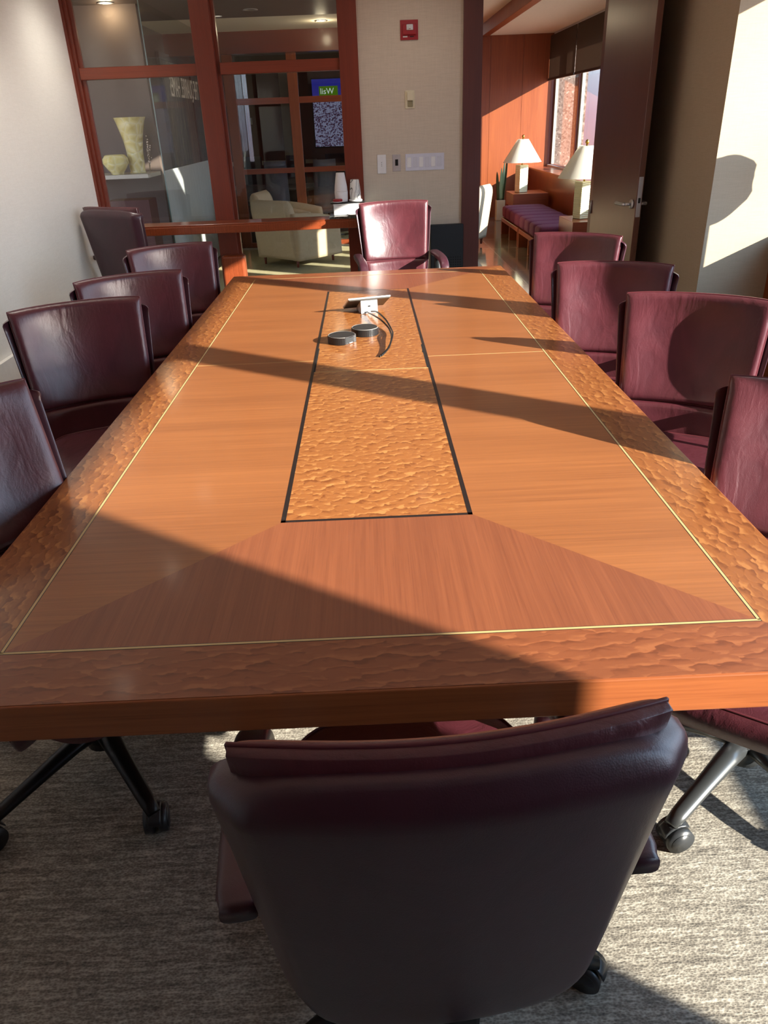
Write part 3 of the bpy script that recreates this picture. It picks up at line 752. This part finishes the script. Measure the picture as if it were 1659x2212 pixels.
# ceilings and soffits
struct('ceiling', box(2.2, XWL + .1, YF + .1, YLB + .1, ZL, ZL + .1), M_ceil)
struct('ceiling', box(.9, 2.12, YF + .1, 16.2, 3.02, 3.12), M_ceil)
struct('trim_11', box(2.08, 2.2, YF + .1, YLB, ZL - .01, 3.12, .003, 1), M_cherry)
struct('ceiling', box(-6, .9, YF + .12, 7.65, 2.80, 3.12), M_ceil)
struct('trim_12', box(-6, .9, 7.65, 9.42, 2.795, 3.12), plain('brown_soffit', rgb(78, 62, 54), .5))
struct('ceiling', box(-6, .9, 9.42, 10.9, 2.80, 3.12), M_ceil)
struct('trim_13', box(-6, .9, 10.9, 11.1, 2.54, 3.12), M_frame_x)
struct('ceiling', box(-6, .9, 11.1, 16.2, 2.8, 3.12), M_ceil)
M_lamp = emissive('downlight_glow', (1, .80, .45, 1), 22)
for lx, ly, lz, lab in ((-2.50, 7.86, 2.795, 'lit recessed downlight in the brown soffit, nearer of the pair at left'), (-2.50, 8.42, 2.795, 'lit recessed downlight in the brown soffit, farther of the pair at left'), (-3.55, 10.1, 2.80, 'lit warm downlight in the pale band at the far left'), (-.45, 10.05, 2.80, 'lit warm downlight in the pale band above the dark screen'), (-1.17, 8.75, 2.795, 'unlit recessed downlight in the brown soffit above the armchairs')):
    d = thing('downlight', lab, 'light', (lx, ly, lz))
    obj('trim_ring', lathe(bmesh.new(), [(.075, 0), (.085, -.006), (.06, -.008), (.058, 0)], 28, cap=False), M_metal, d, True)
    if 'unlit' not in lab:
        dl = bpy.data.lights.new('downlight_lamp', 'POINT'); dl.energy = 3.0; dl.color = (1, .82, .55); dl.shadow_soft_size = .06
        do = bpy.data.objects.new('downlight_lamp', dl); COL.objects.link(do); do.parent = d; do.location = (0, 0, -.07)
    obj('lens', lathe(bmesh.new(), [(.058, -.003), (.0, -.004)], 24, cap=False), M_lamp if 'unlit' not in lab else M_plastic, d)

# ---- partition of the second meeting room
YP = 11.0
w2 = thing('window_5', None, None); w2['kind'] = 'structure'
for xa in (-2.26, -1.90, -1.01, -.06): part('mullion', box(xa, xa + .14, YP - .05, YP + .05, 0, 2.54, .003, 1), M_cherry, w2)
part('mullion', box(.5, .62, YP - .05, YP + .05, 0, 2.54), M_cherry, w2)
xs = [-2.26, -1.90, -1.01, -.06, .5]
for xa, xb in zip(xs, xs[1:]):
    for za, zb in ((1.02, 1.09), (1.92, 2.0)): part('rail', box(xa + .14, xb, YP - .035, YP + .035, za, zb), M_cherry_x, w2)
    part('pane', box(xa + .14, xb, YP - .004, YP + .004, .06, 2.54), M_glass, w2)
    part('sill_rail', box(xa + .14, xb, YP - .035, YP + .035, 0, .06), M_cherry_x, w2)
struct('wall_lobby_inner', box(.62, .72, YP - .05, YLB, 0, 3.12), M_cherry)
M_dkwood = wood('dark_far_wall', rgb(84, 40, 30), rgb(98, 48, 36), 'Z', .4, .2)
struct('wall_meeting_far', box(-6, .7, 14.4, 14.5, 0, 3.12), M_dkwood)
struct('floor', box(-6, .62, YP + .05, 14.4, .001, .006), plain('dark_carpet', rgb(60, 54, 50), .95))
struct('trim_14', box(-6, .7, 14.32, 14.4, 1.0, 1.07), M_ceil)
struct('trim_15', box(-1.45, -1.14, 14.34, 14.4, 1.07, 2.5), M_wall_tan)
bm = bmesh.new(); bx(bm, -2.10, -2.085, 14.385, 14.402, .3, 2.4); struct('trim_16', bm, M_gap)
tag(obj('door_pull', box(-2.03, -2.0, 14.34, 14.402, 1.68, 1.79, .004, 1), M_metal), 'small bright pull on the dark far wall of the second meeting room', 'handle')
# display
t = NT('city_display')
v = t.coord((1, 1, 1)); sep = t.n('ShaderNodeSeparateXYZ', {'Vector': v})
zz = sep.outputs[2]
vo = t.n('ShaderNodeTexVoronoi', {'Vector': t.coord((34, 34, 46)), 'Scale': 1.0}, distance='MANHATTAN').outputs[0]
ns = t.noise(t.coord((12, 12, 18)), 1, 5, .7)
city = t.ramp(t.math('ADD', t.math('MULTIPLY', vo, .6), t.math('MULTIPLY', ns, .6)), [(.36, rgb(58, 34, 40)), (.56, rgb(92, 62, 84)), (.70, rgb(122, 104, 148)), (.86, rgb(190, 190, 230))])
sky = t.ramp(zz, [(.0, rgb(120, 80, 120)), (.7, rgb(96, 84, 190)), (1.0, rgb(60, 66, 200))])
f = t.ramp(zz, [(.70, (0, 0, 0, 1)), (.74, (1, 1, 1, 1))])
col = t.mix(f, city, sky)
em = t.n('ShaderNodeEmission', {'Color': col, 'Strength': .22}); t.t.links.new(em.outputs[0], t.out.inputs[0])
sc = thing('wall_display', 'glowing wall display with a purple city view and green logo in the far room', 'screen', (-.52, 13.9, 1.28))
obj('screen', box(-.32, .36, 0, .02, 0, 1.06), t.m, sc)
obj('bezel', box(-.34, .38, .02, .06, -.02, 1.08), M_black, sc)
obj('logo_panel', box(-.20, .13, -.004, 0, .80, .95), emissive('logo_green', rgb(96, 140, 30), .3), sc)
bm = text_mesh('lisW', .13, .002)
bmesh.ops.rotate(bm, verts=bm.verts[:], cent=(0, 0, 0), matrix=Matrix.Rotation(PI / 2, 3, 'X'))
bmesh.ops.translate(bm, verts=bm.verts[:], vec=(-.18, -.006, .83))
obj('lettering', bm, emissive('logo_white', (.8, .85, .85, 1), .45), sc)
struct('trim_17', box(-.84, .3, 13.93, 14.4, .9, 2.6), M_dkwood)
# meeting table and chairs of the far room
mt = thing('meeting_table', 'dark table in the second meeting room beyond the partition', 'table', (-1.3, 12.6, 0))
obj('tabletop', box(-1.2, 1.2, -.5, .5, .70, .74, .01, 2), M_plastic, mt); obj('pedestal', box(-.3, .3, -.2, .2, 0, .70), M_plastic, mt)
def meeting_chair(x, y, rz, mat, label):
    c = thing('meeting_chair', label, 'chair', (x, y, 0), rz, 'chairs of the second meeting room')
    obj('backrest', slab(bmesh.new(), lambda u, v, s: ((2 * u - 1) * (.19 - .02 * v), -.2 - .1 * v + .08 * (2 * u - 1) ** 2 + s * .018, .45 + .72 * v), 14, 10), mat, c, True)
    obj('seat', cushion(bmesh.new(), 0, 0, .44, .48, .46, .08, n=6), mat, c, True)
    obj('post', tube(bmesh.new(), [(0, 0, .05), (0, 0, .42)], .025, 10), M_metal, c, True)
    bm = bmesh.new()
    for k in range(5): tube(bm, [(0, 0, .08), (.27 * math.cos(k * 1.2566), .27 * math.sin(k * 1.2566), .04)], .015, 8)
    obj('base', bm, M_metal, c, True)
M_gchair = plain('pale_grey_leather', rgb(112, 114, 130), .35)
M_nchair = plain('navy_leather', rgb(26, 28, 44), .5)
meeting_chair(-1.37, 11.6, .14, M_gchair, 'pale grey meeting chair behind the glass, left of the two pale chairs')
meeting_chair(-.62, 11.6, .14, M_gchair, 'pale grey meeting chair behind the glass below the display')
meeting_chair(-1.95, 13.35, PI + .1, M_nchair, 'navy meeting chair behind the glass, leftmost at the far table side')
meeting_chair(-1.2, 13.4, PI, M_nchair, 'navy meeting chair between the two pale chairs, far table side')
meeting_chair(-.50, 13.4, PI, M_nchair, 'navy meeting chair at the right beyond the pale chair under the display')

# ---- armchairs
def armchair(loc, rz, label):
    c = thing('armchair', label, 'armchair', loc, rz, 'cream club armchairs in the lobby')
    obj('seat_base', cushion(bmesh.new(), 0, 0.0, .21, .70, .74, .22, 12, 10), M_uphol, c, True)
    obj('seat_cushion', cushion(bmesh.new(), 0, .07, .37, .50, .60, .15, 6, 10, .2), M_uphol, c, True)
    def bk(u, v, s):
        a = 2 * u - 1
        th = .09 * (1 - .25 * v) * math.sqrt(max(0.02, 1 - max(0, (v - .8) / .2) ** 2))
        return (a * (.34 - .02 * v), -.29 - .13 * v + s * th, .11 + .70 * v)
    obj('backrest', slab(bmesh.new(), bk, 16, 18), M_uphol, c, True)
    for s in (-1, 1):
        def ar(u, v, q, s=s):
            y = -.36 + .78 * u
            top = .66 - .10 * u ** 2 if u < 1 else .56
            th = .06 * math.sqrt(max(.05, 1 - max(0, (v - .85) / .15) ** 2))
            return (s * (.33 + .01 * v) + q * th, y - .03 * v, .10 + (top - .10) * v)
        obj('arm', slab(bmesh.new(), ar, 16, 14), M_uphol, c, True)
    for sx in (-1, 1):
        for sy in (-1, 1):
            obj('leg', tube(bmesh.new(), [(sx * .31, sy * .32, .11), (sx * .31, sy * .32, .015)], [.022, .014], 10), M_frame, c, True)
    return c
armchair((-.90, 9.22, .012), math.radians(-42), 'cream armchair with its back towards the glass, nearer of the two behind the partition')
armchair((-1.08, 10.32, .012), math.radians(-100), 'cream armchair farther back turned sideways, behind the nearer armchair')
armchair((1.22, 10.05, .014), math.radians(60), 'brightly sunlit cream armchair half hidden by the door jamb')
# ---- window bench, tables, lamps, plants on the lobby's right
for ya, yb, lab in ((9.93, 11.33, 'plum upholstered bench with slab legs beside the far lamp table'), (8.5, 9.90, 'plum upholstered bench with slab legs nearer the second lamp table')):
    b = thing('bench', lab, 'bench', (2.46, (ya + yb) / 2, 0), 0, 'plum window benches')
    L = (yb - ya) / 2 - .008
    bm = bmesh.new()
    n = 4
    for k in range(n):
        w_ = 2 * L / n
        cushion(bm, 0, -L + w_ * (k + .5), .335, .66, w_ * 1.02, .18, 7, 6)
    obj('cushion', bm, M_purple, b, True)
    obj('frame', box(-.33, .33, -L, L, .19, .248, .003, 1), M_cherry_x, b)
    for yy in (-L, -L * .08, L - .05): obj('leg', box(-.33, .33, yy, yy + .045, 0, .19), M_cherry_x, b)
for yc, lab, l2 in ((11.85, 'low wooden side table between far bench and planter', 'cream table lamp with wide shade on the far side table'), (8.1, 'low wooden side table at the near bench end by the door', 'cream table lamp with wide shade nearest the open door')):
    s = thing('side_table', lab, 'table', (2.62, yc, 0), 0, 'lobby side tables')
    obj('top_box', box(-.28, .28, -.33, .33, .36, .555, .003, 1), M_cherry_x, s)
    obj('leg', box(-.27, .27, -.32, -.28, 0, .36), M_frame, s); obj('leg', box(-.27, .27, .28, .32, 0, .36), M_frame, s)
    l = thing('table_lamp', l2, 'lamp', (2.52, yc, .556), math.radians(20), 'cream lobby table lamps')
    obj('lamp_base', box(-.075, .075, -.075, .075, 0, .40, .008, 2), M_lampglass, l)
    obj('neck', tube(bmesh.new(), [(0, 0, .40), (0, 0, .80)], .010, 10), M_brass, l, True)
    obj('lamp_shade', lathe(bmesh.new(), [(.30, .44), (.085, .765)], 44, cap=False), M_shade, l, True)
    obj('finial', lathe(bmesh.new(), [(.012, .78), (.022, .80), (.016, .82), (.004, .83)], 16), M_brass, l, True)
M_leaf = plain('dark_snake_leaf', rgb(46, 74, 48), .45); M_leaf2 = plain('variegated_leaf', rgb(150, 168, 120), .45)
def snake(loc, lab, hs, pot_h=.34):
    p = thing('snake_plant', lab, 'plant', loc)
    bm = box(-.075, .075, -.075, .075, 0, pot_h, .006, 1); obj('planter', bm, plain('cream_stone', rgb(196, 182, 148), .5), p)
    obj('soil', box(-.065, .065, -.065, .065, pot_h, pot_h + .004), plain('soil', rgb(50, 38, 30), .95), p)
    for k, (dx, dy, h, tw) in enumerate(hs):
        def lf(u, v, s, dx=dx, dy=dy, h=h, tw=tw):
            a = 2 * u - 1; w = .034 * (1 - v ** 3) ** .7 + .001
            ang = tw + v * .5
            return (dx * (1 + .9 * v) + a * w * math.cos(ang) - s * .003 * math.sin(ang), dy * (1 + .6 * v) + a * w * math.sin(ang) + s * .003 * math.cos(ang), pot_h + h * v)
        obj('leaf', slab(bmesh.new(), lf, 4, 14), M_leaf if k % 3 else M_leaf2, p, True)
snake((2.40, 13.1, 0), 'snake plant in a tall cream planter by the far side table', ((.03, 0, .62, .2), (-.03, .02, .35, .7), (.05, .03, .60, 1.1), (.0, -.03, .52, .1), (-.04, -.02, .46, 2.0), (.05, -.03, .66, 1.6)))
snake((1.78, 13.2, 0), 'dark plant with spiky leaves behind the sunlit armchair', ((.03, 0, .62, .2), (-.04, .02, .55, .7), (.05, .03, .50, 1.1), (.0, -.03, .72, .1)))

# ---- reception side seen through the left pane
struct('wall_reception', box(-5.5, -2.24, 8.0, 8.1, 0, 3.12), plain('taupe_wall', rgb(98, 82, 74), .8))
struct('wall_reception_left', box(-5.6, -5.5, 5.6, 16, 0, 3.12), M_wall_tan)
sh = tag(obj('display_shelf', box(-4.2, -2.25, 7.45, 8.0, 1.205, 1.245, .003, 1), plain('pale_stone', rgb(176, 164, 146), .4)), 'pale stone display shelf on the taupe reception wall', 'shelf')
t = NT('moulded_cream_glass')
vo = t.n('ShaderNodeTexVoronoi', {'Vector': t.coord((11, 11, 11)), 'Scale': 1.0}, feature='DISTANCE_TO_EDGE').outputs[0]
t.bsdf(Base_Color=t.ramp(vo, [(0, rgb(226, 214, 166)), (.12, rgb(222, 206, 140)), (.4, rgb(206, 184, 110))]), Roughness=.25, Subsurface_Weight=.3, Subsurface_Radius=(.06, .05, .03), Normal=t.bump(vo, .6, .03)); M_vase = t.m
def dia(a, z): return .035 * math.cos(6 * a + 22 * z) * 1 + .03 * math.cos(6 * a - 22 * z)
tag(obj('vase', lathe(bmesh.new(), [(.085, 0), (.075, .02), (.08, .05), (.085, .2), (.10, .32), (.125, .43), (.16, .53), (.15, .53), (.11, .42)], 48, (-2.42, 7.72, 1.246), wob=dia), M_vase, None, True), 'tall flared cream glass vase on the display shelf', 'vase')
tag(obj('bowl_vase', lathe(bmesh.new(), [(.06, 0), (.065, .02), (.10, .06), (.128, .11), (.125, .15), (.10, .185), (.085, .19), (.1, .16)], 44, (-2.585, 7.53, 1.246), wob=dia), M_vase, None, True), 'squat round cream glass bowl in front of the tall vase', 'bowl')
fl = thing('dried_branches', 'dried twigs with white buds right of the tall vase', 'plant', (-2.255, 7.57, 1.246))
bm = bmesh.new(); bb = bmesh.new()
for k in range(9):
    a = random.uniform(-.1, .75); h_ = random.uniform(.15, .42)
    pts = [(0, 0, 0), (.03 * a, .02, h_ * .5), (.12 * a, random.uniform(-.06, .06), h_)]
    P_ = smoothpath(pts, 5); tube(bm, P_, .002, 5)
    for q in P_[4:]:
        if random.random() < .7: bmesh.ops.create_icosphere(bb, subdivisions=1, radius=.006, matrix=Matrix.Translation(q))
obj('twig', bm, plain('twig', rgb(120, 100, 70), .8), fl); obj('bud', bb, plain('bud', rgb(226, 206, 190), .6), fl)
cb = thing('reception_cabinet', 'dark wooden cabinet with rounded corner below the display shelf', 'cabinet', (-2.38, 7.0, 0))
bm = bmesh.new(); poly = [(-.22, 0), (.25, 0), (.25, 1.04), (-.17, 1.04), (-.20, 1.025), (-.22, .99)]
a = [bm.verts.new((x, -.15, z)) for x, z in poly]; b = [bm.verts.new((x, .15, z)) for x, z in poly]
bm.faces.new(a); bm.faces.new(b[::-1])
for i in range(len(poly)): bm.faces.new((a[i], b[i], b[(i + 1) % len(poly)], a[(i + 1) % len(poly)]))
obj('body', bm, wood('deep_brown', rgb(66, 28, 18), rgb(78, 34, 22), 'Z', .6, .0), cb)
obj('plinth', box(-.21, .24, -.14, .14, 0, .05), M_plastic, cb)
# glass screen running away from the reception wall
XG = -2.12
w3 = thing('window_6', None, None); w3['kind'] = 'structure'
part('pane', box(XG - .004, XG + .004, 7.62, 10.9, 1.26, 2.79), glass('screen_glass', (.93, .95, .94, 1), .35), w3)
part('frosted_pane', box(XG - .006, XG + .006, 7.62, 10.8, .02, 1.26), M_frost, w3)
part('polished_edge', box(XG - .005, XG + .005, 7.614, 7.622, .02, 2.79), M_glass_g, w3)
bm = text_mesh('THE QUARREL HAMES', .20, .001)
bmesh.ops.scale(bm, verts=bm.verts[:], vec=(.82, 1.5, 1))
bmesh.ops.rotate(bm, verts=bm.verts[:], cent=(0, 0, 0), matrix=Matrix.Rotation(PI / 2, 3, 'X'))
bmesh.ops.rotate(bm, verts=bm.verts[:], cent=(0, 0, 0), matrix=Matrix.Rotation(-PI / 2, 3, 'Z'))
bmesh.ops.translate(bm, verts=bm.verts[:], vec=(XG + .010, 10.1, 1.98))
part('lettering', bm, plain('etched_white', rgb(214, 206, 188), .6), w3)
struct('wall_reception_side', box(-2.75, -2.65, 8.1, 16, 0, 3.12), plain('grey_taupe_wall', rgb(112, 98, 90), .8))
t = NT('bark_textile')
n1 = t.noise(t.coord((3, 22, 2.2)), 1, 6, .7, .8)
t.bsdf(Base_Color=t.ramp(n1, [(.35, rgb(40, 34, 30)), (.55, rgb(104, 88, 66)), (.7, rgb(170, 150, 116))]), Roughness=.7)
ap = thing('framed_artwork', 'tall dark-framed abstract hanging with bark-like streaks behind the glass screen', 'picture', (-2.64, 11.3, 1.06))
obj('canvas', box(0, .015, -.92, .92, .06, 1.42), t.m, ap)
bm = bmesh.new(); bx(bm, 0, .04, -1.0, -.92, 0, 1.5); bx(bm, 0, .04, .92, 1.0, 0, 1.5); bx(bm, 0, .04, -.92, .92, 0, .06); bx(bm, 0, .04, -.92, .92, 1.42, 1.5)
obj('frame', bm, plain('ebonised_frame', rgb(44, 22, 18), .35), ap)
cd = thing('folded_card', 'pale folded card standing by the framed artwork', 'card', (-2.2, 9.2, 1.0))
bpy.data.objects.remove(cd)

# ------------------------------------------------------------------ light
def sun_dir():
    el = math.atan(.372); return Vector((-.827 * math.cos(el), .562 * math.cos(el), -math.sin(el)))
L = bpy.data.lights.new('sun', 'SUN'); L.energy = 13.0; L.angle = math.radians(.6); L.color = (1, .91, .81)
lo = bpy.data.objects.new('sun', L); COL.objects.link(lo); lo.rotation_euler = sun_dir().to_track_quat('-Z', 'Y').to_euler(); lo.location = (8, -6, 6)

W = bpy.data.worlds.new('sky'); S.world = W; W.use_nodes = True
nt = W.node_tree; nt.nodes.clear()
tc = nt.nodes.new('ShaderNodeTexCoord'); sp = nt.nodes.new('ShaderNodeSeparateXYZ'); nt.links.new(tc.outputs['Generated'], sp.inputs[0])
rp = nt.nodes.new('ShaderNodeValToRGB'); mp = nt.nodes.new('ShaderNodeMapRange')
mp.inputs[1].default_value = -.3; mp.inputs[2].default_value = .7; nt.links.new(sp.outputs[2], mp.inputs[0]); nt.links.new(mp.outputs[0], rp.inputs[0])
el = rp.color_ramp.elements
while len(el) < 6: el.new(.5)
for e_, (p, c) in zip(el, ((0, rgb(150, 138, 136)), (.22, rgb(176, 158, 160)), (.30, rgb(186, 178, 204)), (.34, rgb(216, 220, 238)), (.48, rgb(200, 220, 244)), (1, rgb(150, 190, 236)))):
    e_.position = p; e_.color = c
bg = nt.nodes.new('ShaderNodeBackground'); nt.links.new(rp.outputs[0], bg.inputs[0])
# the sky is brightest towards the sun
dt = nt.nodes.new('ShaderNodeVectorMath'); dt.operation = 'DOT_PRODUCT'; nt.links.new(tc.outputs['Generated'], dt.inputs[0]); dt.inputs[1].default_value = (.827, -.562, .1)
mr = nt.nodes.new('ShaderNodeMapRange'); mr.inputs[1].default_value = -.35; mr.inputs[2].default_value = .75; mr.inputs[3].default_value = .9; mr.inputs[4].default_value = 4.2
nt.links.new(dt.outputs['Value'], mr.inputs[0]); nt.links.new(mr.outputs[0], bg.inputs[1])
ou = nt.nodes.new('ShaderNodeOutputWorld'); nt.links.new(bg.outputs[0], ou.inputs[0])

# ------------------------------------------------------------------ camera
cam = bpy.data.cameras.new('camera'); co = bpy.data.objects.new('camera', cam); COL.objects.link(co)
cam.sensor_fit = 'VERTICAL'; cam.sensor_height = 24.0; cam.lens = 1620.0 / 2212.0 * 24.0; cam.clip_start = .02; cam.clip_end = 200
p, yw, r = 0.4794313058171753, -0.007803427656815118, 0.040234281502325095
fwd = Vector((0, math.cos(p), -math.sin(p))); right = Vector((1, 0, 0)); down = fwd.cross(right)
cr, sr = math.cos(r), math.sin(r)
r2 = right * cr + down * sr; d2 = -right * sr + down * cr
Z = Matrix.Rotation(yw, 3, 'Z'); r2, d2, fwd = Z @ r2, Z @ d2, Z @ fwd
m = Matrix((r2, -d2, -fwd)).transposed().to_4x4(); m.translation = (0.005603697092130985, -1.1990147515010217, 1.64)
co.matrix_world = m
S.camera = co
S.view_settings.view_transform = 'Standard'; S.view_settings.look = 'None'; S.view_settings.gamma = 1; S.view_settings.use_curve_mapping = False
S.view_settings.exposure = 0.62
S.cycles.max_bounces = 10; S.cycles.diffuse_bounces = 5; S.cycles.glossy_bounces = 5; S.cycles.transparent_max_bounces = 16
